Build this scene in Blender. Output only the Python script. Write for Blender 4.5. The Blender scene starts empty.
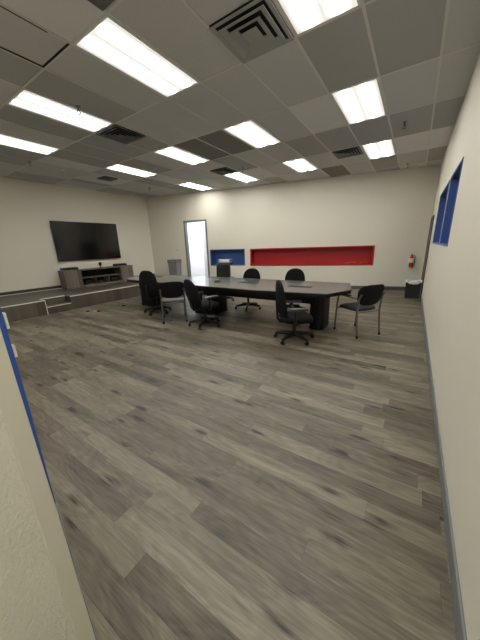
import bpy, bmesh, math, random
from mathutils import Vector, Matrix
random.seed(7)
SC = bpy.context.scene
COL = SC.collection
PI = math.pi
T = 0.6096                       # ceiling module (two feet)
CEIL = 3.464
# ---------------------------------------------------------------- camera
CAM_H = 1.5177
cam_data = bpy.data.cameras.new('camera')
cam_data.sensor_fit = 'VERTICAL'
cam_data.sensor_height = 36.0
cam_data.sensor_width = 27.0
cam_data.lens = 259.13 / 640 * 36.0
cam_data.clip_start = 0.02
cam = bpy.data.objects.new('camera', cam_data)
COL.objects.link(cam)
right = Vector((0.8380423, 0.5447100, -0.0312424))
up = Vector((-0.1258278, 0.2486711, 0.9603802))
fwd = Vector((-0.5308977, 0.8009081, -0.2769366))
m = Matrix((right, up, -fwd)).transposed().to_4x4()
m.translation = (0, 0, CAM_H)
cam.matrix_world = m
SC.camera = cam
# ---------------------------------------------------------------- world, exposure, light levels
SC.view_settings.view_transform = 'Standard'
SC.view_settings.look = 'None'
SC.view_settings.gamma = 1.0
SC.view_settings.use_curve_mapping = False
SC.view_settings.exposure = 0.92
w = bpy.data.worlds.new('world')
w.use_nodes = True
w.node_tree.nodes['Background'].inputs[0].default_value = (1.0, 0.98, 0.94, 1)
w.node_tree.nodes['Background'].inputs[1].default_value = 1.15  # even fill added through the open passage end behind the camera
SC.world = w
LAMP_POWER = 9.5
BACK_ROOM_POWER = 20.0

# ---------------------------------------------------------------- materials
def lin(c):
    return tuple((x / 12.92 if x <= 0.04045 else ((x + 0.055) / 1.055) ** 2.4) for x in c)
def srgb(r, g, b):
    return lin((r / 255, g / 255, b / 255)) + (1,)
def mat(name, col, rough=0.5, metal=0.0, noise=0.06, nscale=12.0, bump=0.0, bscale=200.0, spec=0.5, emit=None, estr=0.0, bdist=0.002):
    mt = bpy.data.materials.new(name)
    mt.use_nodes = True
    nt = mt.node_tree
    b = nt.nodes['Principled BSDF']
    b.inputs['Roughness'].default_value = rough
    b.inputs['Metallic'].default_value = metal
    b.inputs['Specular IOR Level'].default_value = spec
    tc = nt.nodes.new('ShaderNodeTexCoord')
    n = nt.nodes.new('ShaderNodeTexNoise')
    n.inputs['Scale'].default_value = nscale
    n.inputs['Detail'].default_value = 5
    nt.links.new(tc.outputs['Object'], n.inputs['Vector'])
    mx = nt.nodes.new('ShaderNodeMix')
    mx.data_type = 'RGBA'
    mx.inputs[6].default_value = tuple(max(0, c * (1 - noise)) for c in col[:3]) + (1,)
    mx.inputs[7].default_value = tuple(min(1, c * (1 + noise)) for c in col[:3]) + (1,)
    nt.links.new(n.outputs['Fac'], mx.inputs[0])
    nt.links.new(mx.outputs[2], b.inputs['Base Color'])
    if bump > 0:
        n2 = nt.nodes.new('ShaderNodeTexNoise')
        n2.inputs['Scale'].default_value = bscale
        n2.inputs['Detail'].default_value = 3
        nt.links.new(tc.outputs['Object'], n2.inputs['Vector'])
        bp = nt.nodes.new('ShaderNodeBump')
        bp.inputs['Strength'].default_value = bump
        bp.inputs['Distance'].default_value = bdist
        nt.links.new(n2.outputs['Fac'], bp.inputs['Height'])
        nt.links.new(bp.outputs['Normal'], b.inputs['Normal'])
    if emit:
        b.inputs['Emission Color'].default_value = emit
        b.inputs['Emission Strength'].default_value = estr
    return mt

M = {}
M['wall'] = mat('cream_paint', srgb(217, 213, 198), 0.62, noise=0.015, nscale=3, bump=0.25, bscale=60, spec=0.3)
M['wall_textured'] = mat('cream_orange_peel_paint', srgb(214, 211, 197), 0.55, noise=0.02, nscale=5, bump=0.9, bscale=95, spec=0.4, bdist=0.004)
M['smooth_cream'] = mat('smooth_cream_paint', srgb(206, 203, 186), 0.5, noise=0.015, nscale=4, spec=0.4)
M['tile_a'] = mat('ceiling_tile', srgb(196, 195, 194), 0.95, noise=0.05, nscale=30, bump=0.3, bscale=160, spec=0.1)
M['tile_b'] = mat('ceiling_tile_dim', srgb(172, 171, 169), 0.95, noise=0.06, nscale=30, bump=0.3, bscale=160, spec=0.1)
M['tile_c'] = mat('ceiling_tile_pale', srgb(216, 215, 214), 0.95, noise=0.04, nscale=30, bump=0.3, bscale=160, spec=0.1)
M['tile_d'] = mat('ceiling_tile_dark', srgb(134, 132, 128), 0.95, noise=0.06, nscale=30, bump=0.3, bscale=160, spec=0.1)
M['void'] = mat('plenum_dark', srgb(25, 24, 22), 0.95)
M['tbar'] = mat('grid_metal', srgb(205, 203, 198), 0.5, noise=0.03)
M['lamp_frame'] = mat('lamp_frame_white', srgb(214, 212, 205), 0.5, noise=0.02)
M['baseboard'] = mat('grey_rubber_base', srgb(84, 82, 78), 0.5, noise=0.05)
M['baseboard_right'] = mat('pale_grey_rubber_base', srgb(118, 120, 120), 0.5, noise=0.05)
M['baseboard_dark'] = mat('dark_rubber_base', srgb(58, 52, 48), 0.5, noise=0.05)
M['grey_trim'] = mat('grey_frame_paint', srgb(112, 112, 112), 0.45, noise=0.03)
M['red'] = mat('red_paint', srgb(164, 22, 24), 0.5, noise=0.05)
M['red_trim'] = mat('red_trim_paint', srgb(205, 48, 50), 0.45, noise=0.04)
M['blue'] = mat('blue_paint', srgb(50, 82, 140), 0.5, noise=0.06)
M['blue_trim'] = mat('blue_trim_paint', srgb(66, 100, 162), 0.45, noise=0.06)
M['blue_tape'] = mat('blue_edge_paint', srgb(44, 80, 156), 0.45, noise=0.08)
M['pale_edge'] = mat('pale_grey_edge', srgb(140, 146, 158), 0.5, noise=0.04)
M['white'] = mat('white_plastic', srgb(225, 224, 218), 0.4, noise=0.02)
M['white_paint'] = mat('white_door_paint', srgb(232, 234, 238), 0.5, noise=0.02)
M['black'] = mat('black_fabric', srgb(12, 12, 13), 0.85, noise=0.2, nscale=90, bump=0.4, bscale=500, spec=0.25)
M['black_mesh'] = mat('black_mesh_fabric', srgb(14, 14, 15), 0.8, noise=0.2, nscale=120, spec=0.25)
M['seat_grey'] = mat('charcoal_fabric', srgb(44, 45, 48), 0.8, noise=0.15, nscale=80, spec=0.3)
M['seat_lit'] = mat('lit_grey_fabric', srgb(104, 103, 98), 0.55, noise=0.12, nscale=60, spec=0.5)  # seat paled: the light falling on it is in the colour
M['black_plastic'] = mat('black_plastic', srgb(11, 11, 12), 0.45, noise=0.1, spec=0.5)
M['arm_pad'] = mat('dark_grey_arm_pad', srgb(50, 51, 53), 0.38, noise=0.08, spec=0.6)
M['leather'] = mat('black_leather', srgb(12, 12, 13), 0.42, noise=0.15, nscale=40, bump=0.3, bscale=150)
M['steel'] = mat('dull_steel_tube', srgb(126, 122, 116), 0.35, metal=0.85, noise=0.05)
M['chrome'] = mat('grey_metal', srgb(120, 120, 122), 0.35, metal=0.7, noise=0.05)
M['table_black'] = mat('black_laminate_side', srgb(11, 11, 12), 0.5, noise=0.1, spec=0.3)
M['screen'] = mat('black_glass_screen', srgb(10, 10, 11), 0.12, noise=0.05, spec=0.6)
M['bezel'] = mat('black_bezel', srgb(14, 14, 15), 0.3, noise=0.05)
M['device'] = mat('black_device', srgb(28, 28, 28), 0.45, noise=0.1)
M['grey_bin'] = mat('grey_bin_plastic', srgb(128, 130, 134), 0.5, noise=0.05)
M['grey_bin_dark'] = mat('grey_bin_lid', srgb(112, 114, 118), 0.5, noise=0.05)
M['bag'] = mat('white_bag_film', srgb(226, 226, 226), 0.35, noise=0.05, bump=0.6, bscale=30)
M['ext_red'] = mat('extinguisher_red', srgb(168, 20, 22), 0.3, noise=0.04)
M['ext_label'] = mat('extinguisher_label', srgb(214, 206, 176), 0.5, noise=0.06)
M['brass'] = mat('valve_metal', srgb(96, 88, 70), 0.35, metal=0.7)
M['yellow'] = mat('yellow_cord', srgb(178, 128, 40), 0.5)
M['nosing'] = mat('aluminium_nosing', srgb(226, 224, 216), 0.45, metal=0.0, noise=0.05)
M['vent'] = mat('grille_metal', srgb(158, 158, 156), 0.5, noise=0.05)
M['vent_dark'] = mat('grille_dark_metal', srgb(104, 104, 102), 0.5, noise=0.05)
M['paper_blue'] = mat('blue_print', srgb(96, 130, 190), 0.6)
M['door_brown'] = mat('dark_grey_door_frame', srgb(78, 74, 70), 0.5, noise=0.05)
M['red_plastic'] = mat('red_plastic', srgb(170, 50, 40), 0.5)

def wood(name, c_dark, c_mid, c_light, axis, width, length, rough=(0.36, 0.5), knots=True, spec=0.5):
    """planks along `axis` (0 = x, 1 = y) in object coordinates, procedural only"""
    mt = bpy.data.materials.new(name)
    mt.use_nodes = True
    nt = mt.node_tree
    N, Lk = nt.nodes, nt.links
    b = N['Principled BSDF']
    b.inputs['Specular IOR Level'].default_value = spec
    tc = N.new('ShaderNodeTexCoord')
    sp = N.new('ShaderNodeSeparateXYZ')
    Lk.new(tc.outputs['Object'], sp.inputs[0])
    def math_(op, a, c=None, d=None):
        n = N.new('ShaderNodeMath')
        n.operation = op
        for i, v in enumerate((a, c, d)):
            if v is None: continue
            if isinstance(v, (int, float)): n.inputs[i].default_value = v
            else: Lk.new(v, n.inputs[i])
        return n.outputs[0]
    along = sp.outputs[axis]
    across = sp.outputs[1 - axis] if axis < 2 else sp.outputs[0]
    row = math_('FLOOR', math_('DIVIDE', across, width))
    wn = N.new('ShaderNodeTexWhiteNoise'); wn.noise_dimensions = '1D'
    Lk.new(row, wn.inputs['W'])
    al = math_('ADD', math_('DIVIDE', along, length), math_('MULTIPLY', wn.outputs['Value'], 7.3))
    pid = math_('FLOOR', al)
    wn2 = N.new('ShaderNodeTexWhiteNoise'); wn2.noise_dimensions = '2D'
    cb = N.new('ShaderNodeCombineXYZ')
    Lk.new(row, cb.inputs[0]); Lk.new(pid, cb.inputs[1])
    Lk.new(cb.outputs[0], wn2.inputs['Vector'])
    rnd = wn2.outputs['Value']
    # grain coordinates: stretched along the plank, shifted per plank
    def coords(sa, sc):
        c = N.new('ShaderNodeCombineXYZ')
        Lk.new(math_('ADD', math_('MULTIPLY', along, sa), math_('MULTIPLY', rnd, 37.0)), c.inputs[0])
        Lk.new(math_('ADD', math_('MULTIPLY', across, sc), math_('MULTIPLY', rnd, 91.0)), c.inputs[1])
        Lk.new(math_('MULTIPLY', rnd, 17.0), c.inputs[2])
        return c.outputs[0]
    g1 = N.new('ShaderNodeTexNoise'); g1.inputs['Scale'].default_value = 1; g1.inputs['Detail'].default_value = 6
    g1.inputs['Roughness'].default_value = 0.65; g1.inputs['Distortion'].default_value = 1.2
    Lk.new(coords(1.5, 15.0), g1.inputs['Vector'])
    g2 = N.new('ShaderNodeTexNoise'); g2.inputs['Scale'].default_value = 1; g2.inputs['Detail'].default_value = 4
    Lk.new(coords(7.0, 130.0), g2.inputs['Vector'])
    g3 = N.new('ShaderNodeTexNoise'); g3.inputs['Scale'].default_value = 1; g3.inputs['Detail'].default_value = 2
    Lk.new(coords(1.3, 3.5), g3.inputs['Vector'])
    v = math_('ADD', math_('MULTIPLY', rnd, 0.36), math_('MULTIPLY', g1.outputs['Fac'], 0.85))
    v = math_('ADD', v, math_('MULTIPLY', math_('SUBTRACT', g2.outputs['Fac'], 0.5), 0.5))
    v = math_('ADD', v, math_('MULTIPLY', math_('SUBTRACT', g3.outputs['Fac'], 0.5), 0.5))
    v = math_('SUBTRACT', v, 0.14)
    if knots:
        cat = math_('ABSOLUTE', math_('SUBTRACT', math_('FRACT', math_('MULTIPLY', g3.outputs['Fac'], 14.0)), 0.5))
        v = math_('ADD', v, math_('MULTIPLY', math_('SUBTRACT', cat, 0.25), 0.20))
        vo = N.new('ShaderNodeTexVoronoi'); vo.feature = 'F1'; vo.inputs['Scale'].default_value = 1
        vo.inputs['Randomness'].default_value = 1
        Lk.new(coords(2.6, 10.0), vo.inputs['Vector'])
        kr = N.new('ShaderNodeMapRange'); kr.inputs[1].default_value = 0.0; kr.inputs[2].default_value = 0.36
        kr.inputs[3].default_value = 1.0; kr.inputs[4].default_value = 0.0
        Lk.new(math_('ADD', vo.outputs['Distance'], math_('MULTIPLY', math_('SUBTRACT', g2.outputs['Fac'], 0.5), 0.25)), kr.inputs[0])
        sel = N.new('ShaderNodeSeparateColor'); Lk.new(vo.outputs['Color'], sel.inputs[0])
        pick = math_('GREATER_THAN', sel.outputs[0], 0.45)
        kn = math_('MULTIPLY', math_('MULTIPLY', kr.outputs[0], kr.outputs[0]), pick)
        v = math_('SUBTRACT', v, math_('MULTIPLY', kn, 1.0))
    rp = N.new('ShaderNodeValToRGB')
    e = rp.color_ramp.elements
    e[0].position = 0.0; e[0].color = c_dark
    e[1].position = 1.0; e[1].color = c_light
    mid = e.new(0.46); mid.color = c_mid
    Lk.new(v, rp.inputs[0])
    # plank joints
    fr = math_('FRACT', math_('DIVIDE', across, width))
    j1 = math_('LESS_THAN', fr, 0.012)
    fa = math_('FRACT', al)
    j2 = math_('LESS_THAN', fa, 0.0018)
    jj = math_('MAXIMUM', j1, j2)
    mx = N.new('ShaderNodeMix'); mx.data_type = 'RGBA'
    Lk.new(math_('MULTIPLY', jj, 0.45), mx.inputs[0])
    Lk.new(rp.outputs[0], mx.inputs[6])
    mx.inputs[7].default_value = c_dark
    Lk.new(mx.outputs[2], b.inputs['Base Color'])
    rr = N.new('ShaderNodeMapRange')
    rr.inputs[3].default_value = rough[0]; rr.inputs[4].default_value = rough[1]
    Lk.new(g1.outputs['Fac'], rr.inputs[0]); Lk.new(rr.outputs[0], b.inputs['Roughness'])
    bp = N.new('ShaderNodeBump'); bp.inputs['Strength'].default_value = 0.25; bp.inputs['Distance'].default_value = 0.0015
    Lk.new(g2.outputs['Fac'], bp.inputs['Height']); Lk.new(bp.outputs['Normal'], b.inputs['Normal'])
    return mt
M['floor'] = wood('grey_oak_planks', srgb(40, 34, 27), srgb(100, 93, 79), srgb(150, 144, 125), 0, 0.128, 1.22)
M['stage_wood'] = wood('grey_oak_planks_stage', srgb(42, 37, 30), srgb(80, 74, 64), srgb(104, 97, 84), 1, 0.14, 1.22)
M['console'] = wood('weathered_grey_wood', srgb(60, 52, 45), srgb(105, 96, 85), srgb(136, 127, 114), 1, 0.16, 2.4, knots=False, rough=(0.5, 0.6))
M['table_top'] = wood('dark_grey_laminate', srgb(70, 70, 68), srgb(88, 88, 86), srgb(104, 104, 101), 0, 1.6, 9.0, rough=(0.13, 0.2), knots=False, spec=0.5)

def lamp_material():
    mt = bpy.data.materials.new('prismatic_diffuser')
    mt.use_nodes = True
    nt = mt.node_tree; N, Lk = nt.nodes, nt.links
    b = N['Principled BSDF']
    b.inputs['Base Color'].default_value = (0.8, 0.8, 0.78, 1)
    tc = N.new('ShaderNodeTexCoord'); sp = N.new('ShaderNodeSeparateXYZ')
    Lk.new(tc.outputs['Object'], sp.inputs[0])
    # two tubes behind the diffuser, running along y
    def M_(op, a, c):
        n = N.new('ShaderNodeMath'); n.operation = op
        for i, v in enumerate((a, c)):
            if isinstance(v, (int, float)): n.inputs[i].default_value = v
            else: Lk.new(v, n.inputs[i])
        return n.outputs[0]
    ax = M_('ABSOLUTE', sp.outputs[0], 0)
    d = M_('DIVIDE', M_('SUBTRACT', ax, 0.125), 0.046)
    g = M_('POWER', 2.718, M_('MULTIPLY', M_('MULTIPLY', d, d), -1.0))
    ay = M_('ABSOLUTE', sp.outputs[1], 0)
    e = N.new('ShaderNodeMapRange'); e.inputs[1].default_value = 0.50; e.inputs[2].default_value = 0.575
    e.inputs[3].default_value = 1.0; e.inputs[4].default_value = 0.03
    Lk.new(ay, e.inputs[0])
    s = M_('ADD', M_('MULTIPLY', M_('MULTIPLY', g, 2.3), e.outputs[0]), 0.036)
    b.inputs['Emission Color'].default_value = (1.0, 0.975, 0.925, 1)
    Lk.new(M_('MULTIPLY', s, LAMP_POWER), b.inputs['Emission Strength'])
    return mt
M['lamp'] = lamp_material()
M['lamp_back'] = mat('corridor_lamp', (0.8, 0.8, 0.8, 1), emit=(0.93, 0.96, 1.0, 1), estr=BACK_ROOM_POWER)

# ---------------------------------------------------------------- mesh helpers
class MB:
    def __init__(s):
        s.bm = bmesh.new(); s.mats = []
    def _m(s, mt, faces):
        if mt is None: return
        if mt not in s.mats: s.mats.append(mt)
        i = s.mats.index(mt)
        for f in faces: f.material_index = i
    def box(s, lo, hi, bev=0.0, mt=None, rot=None, at=None):
        n0 = set(s.bm.faces)
        c = [(a + b) / 2 for a, b in zip(lo, hi)]
        d = [abs(b - a) for a, b in zip(lo, hi)]
        r = bmesh.ops.create_cube(s.bm, size=1)
        vs = r['verts']
        for v in vs: v.co = Vector((v.co.x * d[0], v.co.y * d[1], v.co.z * d[2]))
        if bev > 0:
            es = list({e for v in vs for e in v.link_edges})
            rb = bmesh.ops.bevel(s.bm, geom=es, offset=min(bev, min(d) * 0.45), segments=2, affect='EDGES', profile=0.6)
            vs = list({v for f in s.bm.faces if f not in n0 for v in f.verts})
        if rot is not None:
            for v in vs: v.co = rot @ v.co
        for v in vs: v.co += Vector(c)
        s._m(mt, [f for f in s.bm.faces if f not in n0])
        return s
    def prism(s, pts, z0, z1, mt=None, bev=0.0):
        n0 = set(s.bm.faces)
        a = [s.bm.verts.new((x, y, z0)) for x, y in pts]
        b = [s.bm.verts.new((x, y, z1)) for x, y in pts]
        n = len(pts)
        s.bm.faces.new(list(reversed(a))); top = s.bm.faces.new(b)
        for i in range(n): s.bm.faces.new((a[i], a[(i + 1) % n], b[(i + 1) % n], b[i]))
        if bev > 0:
            bmesh.ops.bevel(s.bm, geom=list(top.edges), offset=bev, segments=2, affect='EDGES')
        s._m(mt, [f for f in s.bm.faces if f not in n0])
        return s
    def tube(s, pts, r, seg=10, mt=None, caps=True):
        n0 = set(s.bm.faces)
        pts = [Vector(p) for p in pts]
        rs = r if isinstance(r, (list, tuple)) else [r] * len(pts)
        rings = []
        prev = None
        for i, p in enumerate(pts):
            if i == 0: d = pts[1] - p
            elif i == len(pts) - 1: d = p - pts[i - 1]
            else: d = (pts[i + 1] - p).normalized() + (p - pts[i - 1]).normalized()
            d.normalize()
            if prev is None:
                u = d.orthogonal().normalized()
            else:
                u = (prev - d * prev.dot(d)).normalized()
            prev = u
            v = d.cross(u)
            rings.append([s.bm.verts.new(p + (u * math.cos(2 * PI * k / seg) + v * math.sin(2 * PI * k / seg)) * rs[i]) for k in range(seg)])
        for a, b in zip(rings, rings[1:]):
            for k in range(seg): s.bm.faces.new((a[k], a[(k + 1) % seg], b[(k + 1) % seg], b[k]))
        if caps:
            s.bm.faces.new(list(reversed(rings[0]))); s.bm.faces.new(rings[-1])
        s._m(mt, [f for f in s.bm.faces if f not in n0])
        return s
    def lathe(s, prof, c=(0, 0, 0), seg=20, mt=None, sx=1.0, sy=1.0):
        n0 = set(s.bm.faces)
        rings = []
        for r, z in prof:
            rings.append([s.bm.verts.new((c[0] + sx * r * math.cos(2 * PI * k / seg), c[1] + sy * r * math.sin(2 * PI * k / seg), c[2] + z)) for k in range(seg)])
        for a, b in zip(rings, rings[1:]):
            for k in range(seg): s.bm.faces.new((a[k], a[(k + 1) % seg], b[(k + 1) % seg], b[k]))
        s.bm.faces.new(list(reversed(rings[0]))); s.bm.faces.new(rings[-1])
        s._m(mt, [f for f in s.bm.faces if f not in n0])
        return s
    def pad(s, w, h, t, n=3.0, taper=0.0, bend=0.0, crown=0.0, xf=None, seg=32, mt=None, hbend=0.0, edge=0.35):
        """soft cushion: outline a superellipse in local (u, v), thickness along n; xf maps (u, v, n) to space"""
        n0 = set(s.bm.faces)
        xf = xf or (lambda u, v, q: (u, v, q))
        rad = [0.0, 0.35, 0.65, 0.85, 0.95, 1.0]
        def pos(k, rr, side):
            a = 2 * PI * k / seg
            cu, sv = math.cos(a), math.sin(a)
            u = math.copysign(abs(cu) ** (2 / n), cu) * w / 2 * rr
            v = math.copysign(abs(sv) ** (2 / n), sv) * h / 2 * rr
            u *= 1 + taper * (v / (h / 2))
            th = t / 2 * (edge + (1 - edge) * math.sqrt(max(0, 1 - rr ** 4))) if rr < 1 else t / 2 * edge * 0.6
            q = bend * (u / (w / 2)) ** 2 + hbend * (v / (h / 2)) ** 2 + side * th + (crown * (1 - rr ** 2) if side > 0 else 0)
            return xf(u, v, q)
        for side in (1, -1):
            c = s.bm.verts.new(pos(0, 0, side))
            rings = [[s.bm.verts.new(pos(k, rr, side)) for k in range(seg)] for rr in rad[1:]]
            for k in range(seg):
                f = (c, rings[0][k], rings[0][(k + 1) % seg])
                s.bm.faces.new(f if side > 0 else f[::-1])
            for a, b in zip(rings, rings[1:]):
                for k in range(seg):
                    f = (a[k], b[k], b[(k + 1) % seg], a[(k + 1) % seg])
                    s.bm.faces.new(f if side > 0 else f[::-1])
            if side > 0: top = rings[-1]
            else: bot = rings[-1]
        for k in range(seg): s.bm.faces.new((top[k], bot[k], bot[(k + 1) % seg], top[(k + 1) % seg]))
        s._m(mt, [f for f in s.bm.faces if f not in n0])
        return s
    def build(s, name, mt=None, parent=None, smooth=None, origin=None):
        me = bpy.data.meshes.new(name)
        bmesh.ops.recalc_face_normals(s.bm, faces=list(s.bm.faces))
        if origin is not None:
            bmesh.ops.translate(s.bm, verts=list(s.bm.verts), vec=-Vector(origin))
        s.bm.to_mesh(me); s.bm.free()
        for k in (s.mats or [mt]): me.materials.append(k)
        o = bpy.data.objects.new(name, me)
        COL.objects.link(o)
        if origin is not None: o.location = origin
        if parent is not None: o.parent = parent
        if smooth:
            for p in me.polygons: p.use_smooth = True
            try: me.set_sharp_from_angle(angle=math.radians(smooth if smooth is not True else 40))
            except Exception: pass
        return o

def thing(name, label, cat, loc=(0, 0, 0), rz=0.0, group=None):
    o = bpy.data.objects.new(name, None)
    o.empty_display_size = 0.1
    COL.objects.link(o)
    o.location = loc; o.rotation_euler = (0, 0, rz)
    o['label'] = label; o['category'] = cat
    if group: o['group'] = group
    return o
def tag(o, label, cat, group=None):
    o['label'] = label; o['category'] = cat
    if group: o['group'] = group
    return o
def struct(o):
    o['kind'] = 'structure'
    return o
def copy_tree(o, parent=None):
    c = o.copy(); COL.objects.link(c)
    if parent is not None: c.parent = parent
    for ch in list(o.children): copy_tree(ch, c)
    return c

# ---------------------------------------------------------------- room plan
PHB, PHL, PHR = math.radians(13.286), math.radians(2.265), math.radians(-0.26)
BRc = Vector((0.30335, 9.76369)); BLc = Vector((-9.30661, 7.49452))
tb = Vector((math.cos(PHB), math.sin(PHB))); nb = Vector((-tb.y, tb.x))      # back wall: along, outward
tl = Vector((math.sin(PHL), math.cos(PHL))); nl = Vector((-tl.y, tl.x))      # left wall: along, outward
tr = Vector((math.sin(PHR), math.cos(PHR))); nr = Vector((tr.y, -tr.x))      # right wall: along, outward
XN = -0.80                                                                 # face of the near left wall
YN = 0.182
def wall_local(name, o2, ang, mt, length, holes, thick=0.14, z1=CEIL, s0=0.0, flip=1):
    """wall whose room face is the local xz plane (y = 0), outward = +y * flip; holes = (x0, x1, z0, z1)"""
    xs = sorted({s0, length} | {h[0] for h in holes} | {h[1] for h in holes})
    mb = MB()
    for a, b in zip(xs, xs[1:]):
        hh = [h for h in holes if h[0] <= a + 1e-6 and h[1] >= b - 1e-6]
        cuts = [0.0]
        for h in sorted(hh, key=lambda q: q[2]): cuts += [h[2], h[3]]
        cuts.append(z1)
        for i in range(0, len(cuts), 2):
            if cuts[i + 1] - cuts[i] > 1e-4:
                mb.box((a, 0, cuts[i]), (b, thick * flip, cuts[i + 1]))
    bmesh.ops.remove_doubles(mb.bm, verts=list(mb.bm.verts), dist=1e-5)
    o = mb.build(name, mt)
    o.location = (o2.x, o2.y, 0); o.rotation_euler = (0, 0, ang)
    return struct(o)

# back wall: local x runs from the left corner to the right corner, local +y is outward
BW_LEN = (BRc - BLc).length
def bs(x): return (x - BLc.x) / tb.x          # world x -> distance along back wall
RED = (bs(-5.055), bs(-1.09), 0.79, 1.355)
BLU = (bs(-6.66), bs(-5.305), 0.80, 1.37)
DOOR = (bs(-7.67), bs(-6.79), 0.0, 2.45)
wall_local('wall_back', BLc, PHB, M['wall'], BW_LEN + 0.2, [RED, BLU, DOOR], s0=-0.2)
# left wall: local x runs from the near end to the corner
LN = BLc - tl * (7.49452 - 0.05)
wall_local('wall_left', LN, PI / 2 - PHL, M['wall'], (BLc - LN).length, [])
# right wall, local x towards the back, outward = -y
R0 = Vector((0.34, -2.2))
def rx(y): return 0.3477 + (y / math.cos(PHR)) * math.sin(PHR)
R0 = Vector((rx(-2.2), -2.2))
def rs(y): return (y + 2.2) / math.cos(PHR)
W1 = (rs(5.50), rs(7.25), 1.44, 2.37); W2 = (rs(4.12), rs(5.30), 1.44, 2.37)
wall_local('wall_right', R0, PI / 2 - PHR, M['wall'], rs(9.80), [W1, W2], flip=-1)
# near left wall with orange peel, running beside the camera
mb = MB(); mb.box((XN - 0.13, -2.2, 0), (XN, 0.134, CEIL))
struct(mb.build('wall_near_left', M['wall_textured']))
mb = MB(); mb.box((XN - 0.13, 0.134, 0), (XN + 0.002, YN, CEIL), bev=0.003)
struct(mb.build('trim_1', M['smooth_cream']))
mb = MB(); mb.box((-9.75, 0.045, 0), (XN - 0.13, YN - 0.003, CEIL))
struct(mb.build('wall_near', M['wall']))

# floor
fp = [(-9.9, -2.4), (0.5, -2.4), (0.5, 9.95), (-9.9, 7.5)]
mb = MB(); mb.prism(fp, -0.06, 0.0)
struct(mb.build('floor', M['floor']))

# ceiling: tiles on the two by four foot grid
LX0, LY0 = -6.4269, 2.4161
def cx(n): return LX0 + n * T
def cyy(n): return LY0 + n * T
LIGHTS = [(3 * c, 4 * r) for r in range(3) for c in range(4)]
mb = MB()
tiles = {}
for i in range(-6, 13):
    for k in range(-4, 7):
        yc = 2 * k
        key = (i, yc)
        r = random.random()
        tiles[key] = 'tile_a' if r < 0.55 else ('tile_b' if r < 0.85 else 'tile_c')
tiles[(7, 10)] = 'tile_d'; tiles[(4, 4)] = 'tile_d'; tiles[(5, 4)] = 'tile_d'
tiles[(10, 8)] = 'tile_c'; tiles[(9, 0)] = 'tile_b'; tiles[(10, 0)] = 'tile_b'; tiles[(9, 2)] = 'tile_b'; tiles[(10, 2)] = 'tile_b'
tiles[(9, 6)] = 'tile_b'; tiles[(8, 2)] = 'tile_a'; tiles[(2, 0)] = 'tile_b'; tiles[(1, 2)] = 'tile_b'; tiles[(2, 2)] = 'tile_b'
for name in ('tile_a', 'tile_b', 'tile_c', 'tile_d', 'lamp_frame', 'void'): mb.mats.append(M[name])
for (i, yc), nm in tiles.items():
    x0, x1 = cx(i - 0.5), cx(i + 0.5); y0, y1 = cyy(yc - 1), cyy(yc + 1)
    segs = [(y0, y1, 0)]
    if (i, yc) in LIGHTS or (i, yc) == (10, -4):
        continue
    for y0_, y1_, dz in segs:
        f = mb.bm.faces.new([mb.bm.verts.new(p) for p in ((x0, y0_, CEIL), (x0, y1_, CEIL), (x1, y1_, CEIL), (x1, y0_, CEIL))])
        f.material_index = mb.mats.index(M[nm])
def clip(bm, p, n):
    bmesh.ops.bisect_plane(bm, geom=list(bm.verts) + list(bm.edges) + list(bm.faces), plane_co=p, plane_no=n, clear_outer=True)
pb = BRc + nb * 0.02
def clip_room(bm):
    clip(bm, (pb.x, pb.y, 0), (nb.x, nb.y, 0))
    pl = BLc + nl * 0.02
    clip(bm, (pl.x, pl.y, 0), (nl.x, nl.y, 0))
    clip(bm, (0.37, 0, 0), (1, 0, 0))
    clip(bm, (0, -2.2, 0), (0, -1, 0))
clip_room(mb.bm)
me = bpy.data.meshes.new('ceiling')
bmesh.ops.recalc_face_normals(mb.bm, faces=list(mb.bm.faces))
for f in mb.bm.faces:
    if f.normal.z > 0: f.normal_flip()
mb.bm.to_mesh(me); mb.bm.free()
for k in mb.mats: me.materials.append(k)
co = bpy.data.objects.new('ceiling', me); COL.objects.link(co); struct(co)
# lid above the tiles
mb = MB(); mb.prism([(-9.9, -2.4), (0.5, -2.4), (0.5, 9.95), (-9.9, 7.6)], CEIL + 0.14, CEIL + 0.18)
struct(mb.build('ceiling_deck', M['void']))
# suspended grid bars
mb = MB()
for i in range(-6, 13):
    x = cx(i + 0.5)
    mb.box((x - 0.013, -2.2, CEIL - 0.004), (x + 0.013, 10.2, CEIL + 0.03))
for k in range(-4, 8):
    y = cyy(2 * k - 1)
    mb.box((-9.8, y - 0.012, CEIL - 0.0045), (0.4, y + 0.012, CEIL + 0.03))
clip_room(mb.bm)
struct(mb.build('trim_2', M['tbar']))
# black strips stand in for the shadowed gaps around the loose tile
x0, x1, y0, y1 = cx(4.5), cx(5.5), cyy(-3), cyy(-1)
mb = MB()
mb.box((x0 + 0.015, y1 - 0.03, CEIL - 0.006), (x1 - 0.012, y1 - 0.010, CEIL - 0.0015), mt=M['void'])
mb.box((x0 + 0.012, y0, CEIL - 0.006), (x0 + 0.034, y1 - 0.012, CEIL - 0.0015), mt=M['void'])
mb.box((x1 - 0.024, y0, CEIL - 0.006), (x1 - 0.012, y1 - 0.2, CEIL - 0.0015), mt=M['void'])
struct(mb.build('trim_gap_shade'))

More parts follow.
